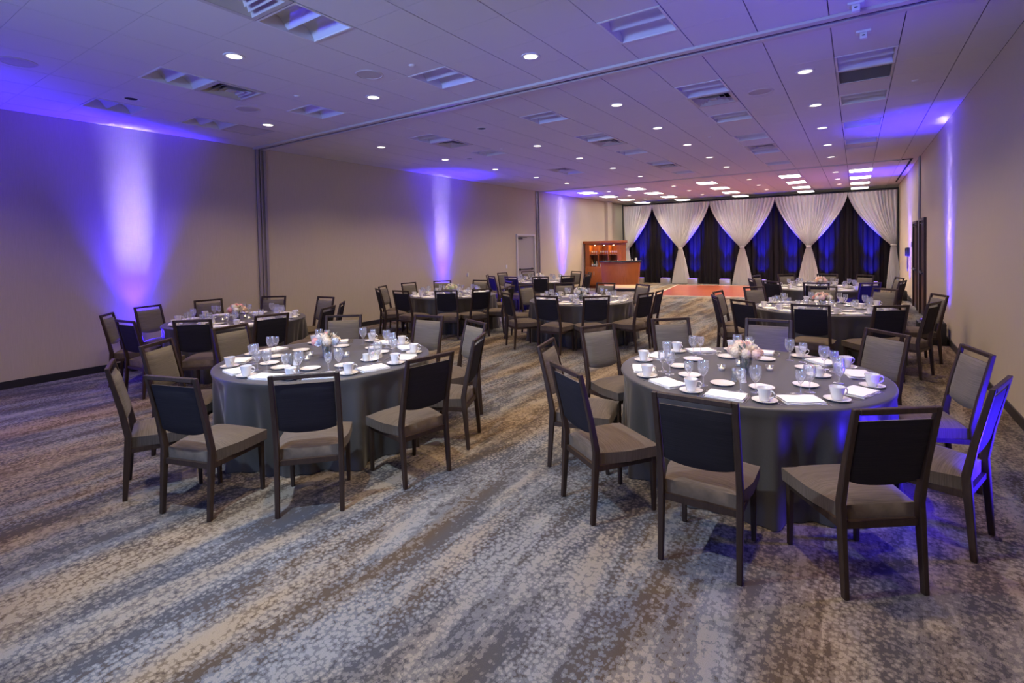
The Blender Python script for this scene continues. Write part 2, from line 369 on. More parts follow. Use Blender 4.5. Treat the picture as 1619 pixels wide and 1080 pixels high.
door('door_3', XR, 1, 16.28, 17.45, 2.26, M['door_wood'], M['door_wood'])

# ------------------------------------------------------------------ ceiling fixtures
COLN = {'a': 'leftmost fixture column', 'b': 'second fixture column from left', 'c': 'middle fixture column', 'd': 'second fixture column from right', 'e': 'rightmost fixture column'}
def ordinal(n): return ['nearest', 'second nearest', 'third nearest', 'fourth nearest', 'fifth nearest', 'sixth nearest', 'seventh nearest', 'eighth nearest', 'ninth nearest', 'tenth nearest', 'eleventh nearest'][n]
def make_troffer():
    root = empty('troffer_light'); W, D = .57, .59
    bm = bmesh.new(); t_ = .022
    for a in ((-W/2, W/2, -D/2, -D/2+t_), (-W/2, W/2, D/2-t_, D/2), (-W/2, -W/2+t_, -D/2+t_, D/2-t_), (W/2-t_, W/2, -D/2+t_, D/2-t_)): box(bm, *a, -.006, .006)
    obj('frame', bm, M['white_paint'], root, sm=False)
    bm = bmesh.new(); w_, d_ = W/2-t_, D/2-t_
    for a in ((-w_-.004, -w_, -d_, d_), (w_, w_+.004, -d_, d_), (-w_-.004, w_+.004, -d_-.004, -d_), (-w_-.004, w_+.004, d_, d_+.004)): box(bm, *a, .006, .14)
    box(bm, -w_, w_, -d_, d_, .135, .14)
    obj('housing', bm, M['white_paint'], root, sm=False)
    bm = bmesh.new(); prof = []
    for k in range(25):
        u = -1+2*k/24; y = u*d_*.995
        z = .012+.105*(abs(math.sin(PI*u)))**.75 if abs(u) < .999 else .008
        if abs(u) < .30: z = min(z, .012+.095*abs(u/.30)**1.3)
        prof.append((y, z))
    rows = [[bm.verts.new((x, y, z)) for y, z in prof] for x in (-w_*.99, w_*.99)]
    for k in range(24): bm.faces.new((rows[0][k], rows[0][k+1], rows[1][k+1], rows[1][k]))
    obj('reflector', bm, M['reflector'], root, ang=60)
    remember(root); return root
def place_fixture(proto_fn, lst, cat, desc, group):
    proto = proto_fn(); n = {}
    for q, (c, y) in enumerate(sorted(lst, key=lambda a: (a[0], a[1]))):
        k = n.get(c, 0); n[c] = k+1
        i, j = CX[c], ycell(y); o = proto if q == 0 else copy_tree(proto)
        x0, x1, y0, y1 = XS[i], XS[i+1], YS[j], YS[j+1]
        o.location = ((x0+x1)/2, (y0+y1)/2, H); o.scale = ((x1-x0)/.575, (y1-y0)/.598, 1)
        tag(o, '%s %s in %s' % (ordinal(k), desc, COLN[c]), cat, group)
place_fixture(make_troffer, TRO, 'ceiling light', 'unlit recessed ceiling light', 'unlit recessed troffers')
def make_vent():
    root = empty('ceiling_vent')
    bm = bmesh.new()
    for a in ((-.285, .285, -.295, -.25), (-.285, .285, .25, .295), (-.285, -.24, -.25, .25), (.24, .285, -.25, .25)): box(bm, *a, -.008, .004)
    obj('frame', bm, M['vent'], root, sm=False)
    bm = bmesh.new(); box(bm, -.27, .27, -.27, .27, .11, .115); obj('duct', bm, M['hollow'], root, sm=False)
    bm = bmesh.new()
    for r0, r1 in ((.24, .19), (.175, .125), (.11, .06)):
        a = [bm.verts.new((sx*r0, sy*r0*1.04, -.004)) for sx, sy in ((-1, -1), (1, -1), (1, 1), (-1, 1))]
        b = [bm.verts.new((sx*r1, sy*r1*1.04, .055)) for sx, sy in ((-1, -1), (1, -1), (1, 1), (-1, 1))]
        for k in range(4): bm.faces.new((a[k], a[(k+1) % 4], b[(k+1) % 4], b[k]))
    box(bm, -.045, .045, -.045, .045, .0, .01)
    obj('louvre', bm, M['vent'], root, sm=False)
    remember(root); return root
place_fixture(make_vent, VEN, 'air vent', 'square louvred air vent', 'square ceiling vents')
def make_grille():
    root = empty('return_grille')
    bm = bmesh.new()
    for a in ((-.285, .285, -.295, -.27), (-.285, .285, .27, .295), (-.285, -.26, -.27, .27), (.26, .285, -.27, .27)): box(bm, *a, -.008, .004)
    obj('frame', bm, M['vent'], root, sm=False)
    bm = bmesh.new()
    for k in range(22):
        y = -.262+k*.0244; v = [bm.verts.new(p) for p in ((-.26, y, .0), (.26, y, .0), (.26, y+.016, .014), (-.26, y+.016, .014))]; bm.faces.new(v)
    s = obj('slats', bm, M['vent'], root, sm=False); s['kind'] = 'stuff'
    bm = bmesh.new(); box(bm, -.27, .27, -.28, .28, .02, .025); obj('backing', bm, M['trim'], root, sm=False)
    remember(root); return root
place_fixture(make_grille, GRI, 'air grille', 'flat grey return air grille', 'flat return grilles')
def make_blank():
    root = empty('access_panel'); bm = bmesh.new()
    for a in ((-.285, .285, -.295, -.275), (-.285, .285, .275, .295), (-.285, -.265, -.275, .275), (.265, .285, -.275, .275)): box(bm, *a, -.006, .004)
    obj('frame', bm, M['vent'], root, sm=False); obj('panel', B(-.266, .266, -.276, .276, .004, .010), M['track'], root, sm=False); remember(root); return root
place_fixture(make_blank, BLK, 'ceiling panel', 'plain framed access panel', 'plain access panels')
def make_downlight():
    root = empty('downlight')
    obj('trim_ring', L([(.072, -.001), (.075, -.007), (.098, -.006), (.102, 0)], 28), M['white_paint'], root)
    obj('lens', L([(0, -.0035), (.05, -.0035), (.073, -.0018)], 28), M['lens'], root)
    remember(root); return root
dl = make_downlight(); q = 0
DC = dict(zip(COLX, ('leftmost downlight column', 'second downlight column from left', 'third downlight column from left', 'rightmost downlight column')))
for x in COLX:
    for k, y in enumerate(LITY[x]):
        o = dl if q == 0 else copy_tree(dl); q += 1; o.location = (x, y, H)
        tag(o, '%s lit round downlight in %s' % (ordinal(k), DC[x]), 'downlight', 'lit round downlights')
def make_dark_downlight():
    root = empty('unlit_downlight')
    obj('trim_ring', L([(.07, -.001), (.074, -.006), (.096, -.005), (.1, 0)], 28), M['white_paint'], root)
    obj('baffle', L([(0, -.001), (.03, -.0015), (.072, -.001)], 28), M['hollow'], root)
    remember(root); return root
dd = make_dark_downlight()
for k, (x, y, s) in enumerate(((-7.75, 2.79, 'near the left wall uplight glow'), (-5.25, 6.95, 'just beyond the partition track, centre left'), (-7.24, 9.1, 'far left past the partition track'))):
    o = dd if k == 0 else copy_tree(dd); o.location = (x, y, H); tag(o, 'unlit dark round downlight '+s, 'downlight')
def make_speaker():
    root = empty('ceiling_speaker')
    obj('trim_ring', L([(.135, -.002), (.14, -.009), (.155, -.007), (.16, 0)], 32), M['track'], root)
    obj('speaker_grille', L([(0, -.006), (.07, -.006), (.136, -.003)], 32), M['vent'], root)
    remember(root); return root
sp = make_speaker()
for k, (x, y, s) in enumerate(((-4.63, 4.02, 'above the middle of the room'), (-7.17, 1.59, 'at upper left by the frame edge'), (-7.08, 3.95, 'above the second left table'), (-1.06, 7.6, 'beyond the partition track on the right'))):
    o = sp if k == 0 else copy_tree(sp); o.location = (x, y, H); tag(o, 'round flush ceiling speaker '+s, 'speaker', 'round ceiling speakers')
def make_sprinkler():
    root = empty('sprinkler_cap'); obj('cap', L([(0, -.014), (.02, -.014), (.034, -.008), (.04, 0)], 16), M['white_paint'], root); remember(root); return root
sk = make_sprinkler()
for k, (x, y, l) in enumerate(((-4.03, 4.1, 'before the partition track, left of centre'), (.62, 8.3, 'at upper right past the partition track'), (-6.0, 8.6, 'above the third left table'),
                               (-2.3, 10.2, 'between the middle and right downlight columns'), (.6, 10.3, 'beside the far right ceiling lights'), (-6.0, 4.0, 'over the gap behind the front left table'))):
    o = sk if k == 0 else copy_tree(sk); o.location = (x, y, H); tag(o, 'small white sprinkler cap '+l, 'sprinkler')
def make_sensor():
    root = empty('motion_sensor')
    obj('mount_plate', B(-.06, .06, -.05, .05, -.02, 0, bevel=.004), M['white_paint'], root)
    obj('sensor_head', B(-.03, .03, -.035, .03, -.075, -.02, bevel=.006), M['white_paint'], root)
    obj('lens', L([(0, -.006), (.012, -.004), (.014, 0)], 12, (0, -.036, -.045)), M['black'], root)
    remember(root); return root
ms = make_sensor()
for k, (x, y, s) in enumerate(((.0, 5.3, 'before the partition track'), (.06, 6.05, 'just beyond the partition track'))):
    o = ms if k == 0 else copy_tree(ms); o.location = (x, y, H); tag(o, 'small white ceiling sensor box '+s, 'sensor')
def make_panel():
    root = empty('ceiling_panel_light'); bm = bmesh.new()
    for a in ((-.29, .29, -.385, -.365), (-.29, .29, .365, .385), (-.29, -.27, -.365, .365), (.27, .29, -.365, .365)): box(bm, *a, -.012, 0)
    obj('frame', bm, M['white_paint'], root, sm=False)
    obj('diffuser', B(-.27, .27, -.365, .365, -.009, -.001), M['panel_glow'], root, sm=False)
    remember(root); return root
pn = make_panel(); q = 0
for ci, (a, b) in enumerate(PX):
    for ri, y in enumerate((17.88, 19.88, 21.85, 23.9)):
        o = pn if q == 0 else copy_tree(pn); q += 1; o.location = ((a+b)/2, y, H)
        tag(o, 'bright ceiling panel, %s column, %s row from camera' % (['leftmost', 'second left', 'middle', 'second right', 'rightmost'][ci], ['first', 'second', 'third', 'fourth'][ri]), 'panel light', 'bright square panels over the dance floor')

# ------------------------------------------------------------------ uplights
def make_uplight():
    root = empty('uplight')
    bm = B(-.15, .15, -.21, .21, .0, .28, bevel=.015); obj('case', bm, M['black'], root)
    bm = bmesh.new(); box(bm, -.11, .11, -.17, .17, .278, .30); obj('lamp_head', bm, M['dark_metal'], root, sm=False)
    bm = bmesh.new()
    for i in range(3):
        for j in range(4): lathe(bm, [(0, .306), (.018, .305), (.022, .30)], 8, (-.07+.07*i, -.12+.08*j, 0))
    g = obj('led_lens', bm, M['led'], root); g['kind'] = 'stuff'
    bm = bmesh.new(); tube(bm, [(.0, -.20, .12), (.0, -.24, .16), (0, -.24, .30), (0, 0, .33), (0, .24, .30), (0, .24, .16), (0, .20, .12)], .010, 6); obj('bracket', bm, M['black'], root)
    remember(root); return root
ul = make_uplight()
ULN = ['black floor uplight by left wall behind the second left table', 'black floor uplight by left wall behind the third left table', 'black floor uplight by left wall near the bar',
       'black floor uplight at right wall beside the front right table', 'black floor uplight at right wall beyond the right chairs', 'black floor uplight at right wall before the far doors', 'black floor uplight at the left wall nearest the camera']
for k, (x, y, s) in enumerate(UPL):
    if k == 6: continue
    o = ul if k == 0 else copy_tree(ul); o.location = (x, y, 0); tag(o, ULN[k], 'uplight', 'uplights along the side walls')
    if k == 4: o.scale = (1.25, 1.0, 1.35)
bm = bmesh.new(); tube(bm, [(XR-.1, 11.0, .46), (XR-.14, 11.15, .60), (XR-.06, 11.35, .66), (XR-.02, 11.7, .62)], .006, 6)
tag(obj('power_cord', bm, M['black']), 'thin black cord looping from right uplight up to the wall', 'cord')
# wall things
def outlet(x, y, z, s, label):
    bm = B(min(x, x-s*.012), max(x, x-s*.012), y-.04, y+.04, z-.06, z+.06, bevel=.003); o = obj('wall_plate', bm, M['white_paint']); tag(o, label, 'wall plate')
outlet(XL, 13.95, 1.15, -1, 'white switch plate left of the grey door')
outlet(XL, 11.9, 1.0, -1, 'small white plate on left wall behind the middle table')
outlet(XR, 12.6, .45, 1, 'white outlet plate low on right wall above the black uplight')
root = empty('wall_telephone', (XR, 19.0, 1.42)); tag(root, 'black wall telephone with hanging cord on right wall', 'telephone')
obj('telephone_body', B(-.07, 0, -.09, .09, -.13, .13, bevel=.012), M['black'], root)
obj('handset', B(-.11, -.07, -.035, .035, -.12, .12, bevel=.014), M['black'], root)
bm = bmesh.new(); tube(bm, [(-.05, -.05, -.12), (-.05, -.08, -.3), (-.05, -.06, -.5), (-.05, 0, -.56), (-.05, .06, -.5), (-.05, .08, -.3), (-.05, .05, -.12)], .008, 6); obj('cord', bm, M['black'], root)
tag(obj('thermostat', B(XR-.03, XR, 17.92, 18.08, 1.58, 1.72, bevel=.005), M['black']), 'small black control box on right wall beside far door', 'control panel')

# ------------------------------------------------------------------ drapes
YD = 23.2
def black_drape(x0, x1):
    bm = bmesh.new(); n = int((x1-x0)/.025); pts = []
    ph = random.random()*6
    for i in range(n+1):
        x = x0+(x1-x0)*i/n; a = x*2*PI/.23+ph+1.3*math.sin(x*2.1)
        pts.append((x, .045*math.sin(a)+.018*math.sin(2.3*a+1)))
    zs = (.01, .9, 1.8, 2.7, 3.62); rows = []
    for k, z in enumerate(zs):
        rows.append([bm.verts.new((x+.01*math.sin(3*z+x*5), YD+.22+d*(1.0 if z < 3 else .7), z)) for x, d in pts])
    for a, b in zip(rows, rows[1:]):
        for i in range(n): bm.faces.new((a[i], a[i+1], b[i+1], b[i]))
    return bm
DX = [-9.20, -8.0, -6.55, -5.2, -3.95, -2.7, -1.55, -.2, 1.20]
DN = ['leftmost', 'second from left', 'third from left', 'fourth from left', 'fourth from right', 'third from right', 'second from right', 'rightmost']
for k in range(8):
    tag(obj('black_drape', black_drape(DX[k]-.02, DX[k+1]+.02), M['black_drape'], ang=80), 'black pleated backdrop curtain panel, '+DN[k]+' along far wall', 'curtain', 'black backdrop curtain panels')
def swag(x0, x1, xt, zt=1.60, nple=26, half=0):
    """sheer drape hung from x0 to x1, tied at xt and spread again on the floor"""
    bm = bmesh.new(); nu = nple*6; rows = []
    hb0, hb1 = (.42, .42) if not half else ((.10, .34) if half > 0 else (.34, .10))
    if half: hb0, hb1 = (.22, .26)
    ts = [0, .015, .05, .1, .17, .25, .33, .42, .5, .58, .66, .74, .81, .87, .92, .96, .985, 1.0]
    def row(z, a, b, amp, drop, kz):
        r = []
        for i in range(nu+1):
            u = i/nu; x = a+(b-a)*u
            ph = u*nple*2*PI+2.2*math.sin(u*9)+.4*math.sin(kz*2+u*17)
            c = (2*u-1)
            r.append(bm.verts.new((x, YD-.03+amp*math.sin(ph)-.05*kz*(1-c*c), z-drop*(1-c*c))))
        rows.append(r)
    wt = .075
    for t_ in ts:
        e = t_**1.55
        a = x0+(xt-wt-x0)*e; b = x1+(xt+wt-x1)*e
        row(3.60-(3.60-zt)*t_, a, b, .045+.035*(1-t_), 0, t_)
    for t_ in (.03, .08, .16, .28, .42, .58, .74, .88, .96, 1.0):
        s = t_**.8; a = xt-wt*.9-(hb0-wt)*s; b = xt+wt*.9+(hb1-wt)*s
        row(zt-(zt-.012)*t_, a, b, .022+.03*t_, 0, 1-t_*.6)
    for a, b in zip(rows, rows[1:]):
        for i in range(nu): bm.faces.new((a[i], a[i+1], b[i+1], b[i]))
    return bm
SW = [(-9.17, -7.80, -9.0, 1, 'leftmost half swag beside the bar'), (-7.80, -5.29, -6.52, 0, 'first full swag right of the bar'), (-5.29, -2.74, -3.97, 0, 'middle full swag behind the dance floor'),
      (-2.74, -.27, -1.55, 0, 'full swag behind the far right table'), (-.27, 1.24, 1.12, -1, 'rightmost half swag at right wall')]
for x0, x1, xt, hf, lab in SW:
    root = empty('white_drape', (0, 0, 0)); tag(root, 'sheer white tied curtain, '+lab, 'curtain', 'sheer white tied curtains')
    obj('sheer_panel', swag(x0, x1, xt, half=hf, nple=20 if not hf else 12), M['sheer'], root, ang=80)
    obj('tie_band', L([(.085, -.02), (.098, 0), (.085, .02)], 18, (xt, YD-.07, 1.60)), M['sheer'], root)
bm = bmesh.new(); tube(bm, [(-9.25, YD+.08, 3.66), (1.26, YD+.08, 3.66)], .024, 8); tag(obj('drape_crossbar', bm, M['pipe']), 'black horizontal pipe carrying all the curtains', 'pipe')
for k, x in enumerate((-9.25, 1.26)):
    bm = bmesh.new(); tube(bm, [(x, YD+.08, .01), (x, YD+.08, 3.70)], .024, 8); box(bm, x-.12 if k else x-.12, min(x+.2, XR-.02), YD-.1, YD+.26, 0, .012)
    tag(obj('drape_upright', bm, M['pipe']), 'black curtain upright at the %s end' % ('right' if k else 'left'), 'pipe')
def make_box_light():
    root = empty('drape_uplight'); obj('case', B(-.21, .21, -.10, .10, 0, .26, bevel=.01), M['steel'], root)
    obj('lens', B(-.18, .18, -.07, .07, .258, .268), M['led'], root, sm=False); remember(root); return root
bl = make_box_light()
for k, x in enumerate(DRX):
    o = bl if k == 0 else copy_tree(bl); o.location = (x, 23.0, 0)
    tag(o, 'grey box light on floor before black curtain, '+DN[k], 'uplight', 'grey box lights under the curtains')

# ------------------------------------------------------------------ dance floor
rz = math.radians(6.5)
root = empty('dance_floor', (-5.88, 17.45, 0), rz); tag(root, 'red-brown wooden dance floor with pale edging before the curtains', 'dance floor')
obj('parquet_panels', B(.04, 6.4, .06, 4.9, .0, .022), M['parquet'], root, sm=False)
bm = bmesh.new()
for a in ((0, 6.44, 0, .06), (0, .04, .06, 4.9), (0, 6.44, 4.9, 4.96), (6.4, 6.44, .06, 4.9)): box(bm, *a, 0, .026)
obj('edging', bm, M['edge_strip'], root, sm=False)

# ------------------------------------------------------------------ bar
root = empty('bar_cabinet', (-8.74, 19.75, 0)); tag(root, 'cherry wood back bar cabinet with lit bottle niches', 'cabinet')
W2 = .81
obj('crown', B(-W2-.07, W2+.07, -.07, .5, 1.87, 1.98, bevel=.01), M['cherry'], root)
bm = bmesh.new(); box(bm, -W2, -.62, 0, .5, .9, 1.87); box(bm, .62, W2, 0, .5, .9, 1.87); box(bm, -.62, .62, .46, .5, .9, 1.87); box(bm, -.62, .62, 0, .46, 1.80, 1.87)
for x in (-.24, .21): box(bm, x, x+.03, 0, .46, .9, 1.80)
obj('upper_case', bm, M['cherry'], root, sm=False)
obj('base_case', B(-W2, W2, -.04, .5, .10, .90, bevel=.006), M['cherry'], root)
obj('plinth', B(-W2+.03, W2-.03, -.02, .48, 0, .10), M['cherry_dark'], root, sm=False)
bm = bmesh.new(); box(bm, -.62, .62, .05, .46, 1.39, 1.41); obj('shelf', bm, M['cherry_dark'], root, sm=False)
for x in (-W2/2, W2/2):
    d = obj('cabinet_door', B(x-.385, x+.385, -.06, -.04, .14, .86, bevel=.004), M['cherry'], root); obj('handle', B(x-.02*(1 if x > 0 else -1)-.01, x+.02, -.085, -.06, .55, .70), M['steel'], d)
for x in (-.42, .0, .42): obj('niche_lamp', L([(0, 1.789), (.022, 1.790), (.03, 1.80)], 12, (x, .12, 0)), M['niche_glow'], root)
for x in (-.46, .45): lamp('niche_light', 'POINT', (-8.74+x, 19.87, 1.72), 4.5, (1, .66, .30), shadow_soft_size=.03)
lamp('niche_light', 'POINT', (-8.74, 19.87, 1.72), 3.0, (1, .66, .30), shadow_soft_size=.03)
def make_bottle(k):
    prof = [(0, 0), (.034, 0), (.036, .01), (.036, .15), (.030, .18), (.013, .21), (.012, .27), (.015, .272), (.015, .285), (0, .286)] if k != 1 else [(0, 0), (.045, 0), (.046, .01), (.044, .12), (.02, .17), (.014, .22), (.018, .225), (.018, .25), (0, .251)]
    b = obj('bottle', L(prof, 14), [M['amber'], M['clear_bottle'], M['green_glass']][k])
    obj('bottle_label', L([(.0365 if k != 1 else .0465, .04), (.0365 if k != 1 else .0462, .11)], 14), M['label_paper'], b); remember(b); return b
bts = [make_bottle(k) for k in range(3)]; usedb = [False]*3
nm = ['left', 'middle', 'right']; seq = ['leftmost', 'second', 'third', 'rightmost']
kn = ['amber bottle', 'squat pale bottle', 'dark green bottle']
for ni, cx in enumerate((-.42, -.015, .41)):
    for bi in range(4):
        k = (ni+bi*2) % 3; o = bts[k] if not usedb[k] else copy_tree(bts[k]); usedb[k] = True
        o.location = (-8.74+cx-.15+bi*.1, 19.75+.18, .90)
        tag(o, '%s, %s in the %s niche of the bar cabinet' % (kn[k], seq[bi], nm[ni]), 'bottle', 'bottles in the back bar')
gb = obj('bar_glass', L([(0, 0), (.03, 0), (.03, .003), (.005, .01), (.004, .06), (.03, .085), (.036, .12), (.032, .15)], 14), M['china'])
gb.data.materials[0] = M['clear_bottle']
first = True
for ni, cx in enumerate((-.42, -.015, .41)):
    for bi in range(4):
        o = gb if first else copy_tree(gb); first = False; o.location = (-8.74+cx-.15+bi*.1, 19.75+.16, 1.41)
        tag(o, '%s stemmed glass on the upper shelf, %s niche of bar cabinet' % (seq[bi], nm[ni]), 'glass', 'stemmed glasses in the back bar')
# front bar: bowed cherry front on a lit base
root = empty('bar_counter', (-7.60, 18.72, 0), math.radians(14)); tag(root, 'free-standing cherry bar counter with dark top and lit base', 'bar')
def bowed(x0, x1, yb, yd, depth, z0, z1, tp=0, n=14):
    pts0 = []; pts1 = []
    for k in range(n+1):
        u = -1+2*k/n; pts0.append((u*(x1-x0)/2*(1-tp), -yd*(1-u*u))); pts1.append((u*(x1-x0)/2, -yd*(1-u*u)))
    bm = bmesh.new()
    def ring(pts, z, sc): return [bm.verts.new((x, y, z)) for x, y in pts]+[bm.verts.new((pts[-1][0], depth, z)), bm.verts.new((pts[0][0], depth, z))]
    a, b = ring(pts0, z0, 1), ring(pts1, z1, 1); N = len(a)
    bm.faces.new(a[::-1]); bm.faces.new(b)
    for k in range(N): bm.faces.new((a[k], a[(k+1) % N], b[(k+1) % N], b[k]))
    return bm
obj('front_panel', bowed(-.74, .74, 0, .10, .55, .26, 1.13, .09), M['cherry'], root)
obj('counter_top', bowed(-.79, .79, 0, .13, .60, 1.13, 1.17), M['black'], root)
obj('light_band', bowed(-.60, .60, 0, .06, .5, .10, .26), M['bar_glow'], root)
obj('plinth', bowed(-.57, .57, 0, .05, .48, 0, .10), M['black'], root)
obj('steel_trim', bowed(-.63, .63, 0, .075, .5, .115, .14), M['steel'], root)
tb = L([(0, 0), (.028, 0), (.034, .10), (.031, .10), (.026, .005)], 14)
R14 = Matrix.Rotation(math.radians(14), 3, 'Z')
for k, (x, s, lab) in enumerate(((.60, 1.15, 'white cup at the right end of bar counter top'), (.46, .5, 'small pale tumbler on bar counter near the cup'), (-.1, .4, 'small pale tumbler at the middle of bar counter'))):
    o = obj('tumbler', tb.copy(), M['china']); p = R14 @ Vector((x, .2, 0)); o.location = (-7.60+p.x, 18.72+p.y, 1.17); o.scale = (s*1.1, s*1.1, s); tag(o, lab, 'cup')
tb.free()
# extra ceiling spot without a fixture, added to brighten the bar front
lamp('bar_front_fill', 'SPOT', (-7.7, 17.6, H-.02), 150, WARM, (-7.7, 18.7, .5), spot_size=1.1, spot_blend=.6, shadow_soft_size=.05)

# ------------------------------------------------------------------ chairs
def make_chair():
    root = empty('banquet_chair')
    for s in (-1, 1):
        x = s*.209
        obj('rear_post', bar([(x, .0, 0), (x, .030, .40), (x, .034, .47), (x, -.0, .66), (x, -.075, .985)], [(.030, .030), (.034, .044), (.034, .044), (.033, .036), (.032, .026)]), M['chair_wood'], root, ang=30)
        obj('front_leg', bar([(s*.205, .475, 0), (s*.205, .47, .377)], [(.026, .026), (.036, .036)]), M['chair_wood'], root, ang=30)
    obj('top_rail', B(-.193, .193, -.088, -.062, .955, .985, bevel=.004, seg=1), M['chair_wood'], root, ang=30)
    bm = bmesh.new()
    for a in ((-.19, .19, .022, .045), (-.188, .188, .458, .484)): box(bm, *a, .342, .378)
    for s in (-1, 1): box(bm, s*.205-.012, s*.205+.012, .05, .452, .342, .378)
    obj('seat_rail', bm, M['chair_wood'], root, sm=False)
    # seat cushion, slightly crowned
    bm = bmesh.new(); nx, ny = 10, 10; top = []; bot = []
    for j in range(ny+1):
        v = j/ny; y = .045+.455*v; hw = .192+.048*min(1, v*2.2)
        rt_ = []; rb = []
        for i in range(nx+1):
            u = -1+2*i/nx; ex = 1-abs(u)**6; ey = 1-abs(2*v-1)**8
            rt_.append(bm.verts.new((u*hw, y, .452+.030*ex*ey+.008*(1-u*u)*(1-(2*v-1)**2)))); rb.append(bm.verts.new((u*(hw-.004), y, .378)))
        top.append(rt_); bot.append(rb)
    for j in range(ny):
        for i in range(nx):
            bm.faces.new((top[j][i], top[j][i+1], top[j+1][i+1], top[j+1][i])); bm.faces.new((bot[j][i], bot[j+1][i], bot[j+1][i+1], bot[j][i+1]))
        bm.faces.new((top[j][0], top[j+1][0], bot[j+1][0], bot[j][0])); bm.faces.new((top[j][nx], bot[j][nx], bot[j+1][nx], top[j+1][nx]))
    for i in range(nx):
        bm.faces.new((top[0][i], bot[0][i], bot[0][i+1], top[0][i+1])); bm.faces.new((top[ny][i], top[ny][i+1], bot[ny][i+1], bot[ny][i]))
    obj('seat', bm, M['seat'], root, ang=60)
    # back pad: front cushion and outer panel with shade in its colour, bottom edge bowed
    def pad(front):
        bm = bmesh.new(); nx, nz = 10, 10; F = []; G = []
        for j in range(nz+1):
            v = j/nz; f = []; g = []
            for i in range(nx+1):
                u = -1+2*i/nx; z0 = .565+.028*abs(u)**2.5; z = z0+(.918-z0)*v; y = -.0-.075*max(0, (z-.66)/.325)+.0*(1-v)
                if z < .66: y = .034-.034*(z-.47)/.19
                ex = 1-abs(u)**6; ey = 1-abs(2*v-1)**8
                if front: f.append(bm.verts.new((u*.188, y+.006+.026*ex*ey, z))); g.append(bm.verts.new((u*.188, y-.0, z)))
                else: f.append(bm.verts.new((u*.186, y-.001, z))); g.append(bm.verts.new((u*.186, y-.006-.010*ex*ey, z)))
            F.append(f); G.append(g)
        for j in range(nz):
            for i in range(nx):
                bm.faces.new((F[j][i], F[j][i+1], F[j+1][i+1], F[j+1][i])); bm.faces.new((G[j][i], G[j+1][i], G[j+1][i+1], G[j][i+1]))
            bm.faces.new((F[j][0], F[j+1][0], G[j+1][0], G[j][0])); bm.faces.new((F[j][nx], G[j][nx], G[j+1][nx], F[j+1][nx]))
        for i in range(nx):
            bm.faces.new((F[0][i], G[0][i], G[0][i+1], F[0][i+1])); bm.faces.new((F[nz][i], F[nz][i+1], G[nz][i+1], G[nz][i]))
        return bm
    obj('backrest', pad(True), M['pad'], root, ang=60)
    b = obj('outer_back', pad(False), M['pad_back'], root, ang=60)
    remember(root); return root

TAB = {
 'front right table': ((-0.74, 4.44), [(0.66, 4.96, -165), (0.17, 5.55, -136), (-0.77, 5.88, -90), (-1.65, 5.56, -47), (-2.14, 4.78, -26), (-2.13, 3.78, 13), (-1.58, 3.08, 55), (-0.72, 2.84, 90), (0.12, 3.13, 127), (0.61, 3.93, 161)]),
 'front left table': ((-4.29, 3.1), [(-2.96, 3.70, -156), (-3.55, 4.41, -112), (-4.35, 4.54, -86), (-5.33, 4.09, -50), (-5.72, 2.96, 11), (-5.34, 2.11, 36), (-4.63, 1.54, 67), (-3.80, 1.59, 107), (-3.10, 2.07, 136), (-2.77, 2.88, 170)]),
 'table by left wall': ((-7.97, 4.16), [(-6.44, 4.62, -151), (-6.78, 5.12, -136), (-7.82, 5.59, -88), (-8.87, 5.28, -55), (-9.38, 4.43, -10), (-9.25, 3.49, 18), (-8.61, 2.78, 54), (-7.56, 2.63, 96), (-6.82, 3.04, 131), (-6.42, 3.78, 173)]),
 'third left table': ((-7.55, 8.75), [(-6.12, 8.88, -170), (-6.97, 10.07, -123), (-7.87, 10.17, -85), (-8.67, 9.71, -40), (-9.00, 8.91, -7), (-8.77, 7.91, 26), (-8.26, 7.33, 61), (-7.49, 7.21, 90), (-6.65, 7.55, 125), (-6.23, 8.07, 162)]),
 'middle table': ((-4.39, 8.85), [(-2.94, 8.88, -177), (-3.66, 10.09, -124), (-4.53, 10.28, -93), (-5.32, 9.96, -48), (-5.79, 9.19, -12), (-5.78, 8.39, 16), (-5.16, 7.55, 55), (-4.25, 7.35, 90), (-3.52, 7.62, 132), (-2.99, 8.35, 166)]),
 'table near bar': ((-7.9, 13.2), [(-6.75, 14.1, -142), (-7.45, 14.62, 252), (-8.95, 14.24, -42), (-9.35, 13.39, -9), (-9.09, 12.27, 29), (-8.59, 11.79, 61), (-7.86, 11.67, 86), (-7.10, 11.89, 121), (-6.62, 12.50, 150), (-6.41, 13.25, 182)]),
 'second right table': ((-0.44, 9.25), [(0.94, 9.65, -161), (0.35, 10.46, -132), (-0.50, 10.69, -88), (-1.51, 10.21, -41), (-1.88, 9.13, -7), (-1.76, 8.34, 23), (-1.30, 7.85, 54), (-0.49, 7.67, 87), (0.32, 7.91, 126), (0.76, 8.45, 158)]),
 'far right table': ((-0.66, 13.2), [(0.70, 13.67, -164), (0.13, 14.42, -131), (-0.60, 14.68, -96), (-1.42, 14.46, -53), (-1.98, 13.77, -17), (-1.87, 12.41, 25), (-1.43, 11.92, 53), (-0.65, 11.70, 88), (0.18, 11.98, 129), (0.69, 12.63, 162)]),
}
FLOW = {'front right table': ('cream', 'blush', 'white', 'blush'), 'front left table': ('white', 'pink', 'blue', 'cream'), 'table by left wall': ('white', 'pink', 'cream', 'peach'), 'third left table': ('green', 'white', 'cream', 'green'),
        'middle table': ('white', 'white', 'blue', 'white'), 'table near bar': ('white', 'cream', 'white', 'white'), 'second right table': ('white', 'blush', 'pink', 'white'), 'far right table': ('cream', 'peach', 'blush', 'peach')}
CUTL = ('front right table', 'front left table')
chair0 = make_chair()
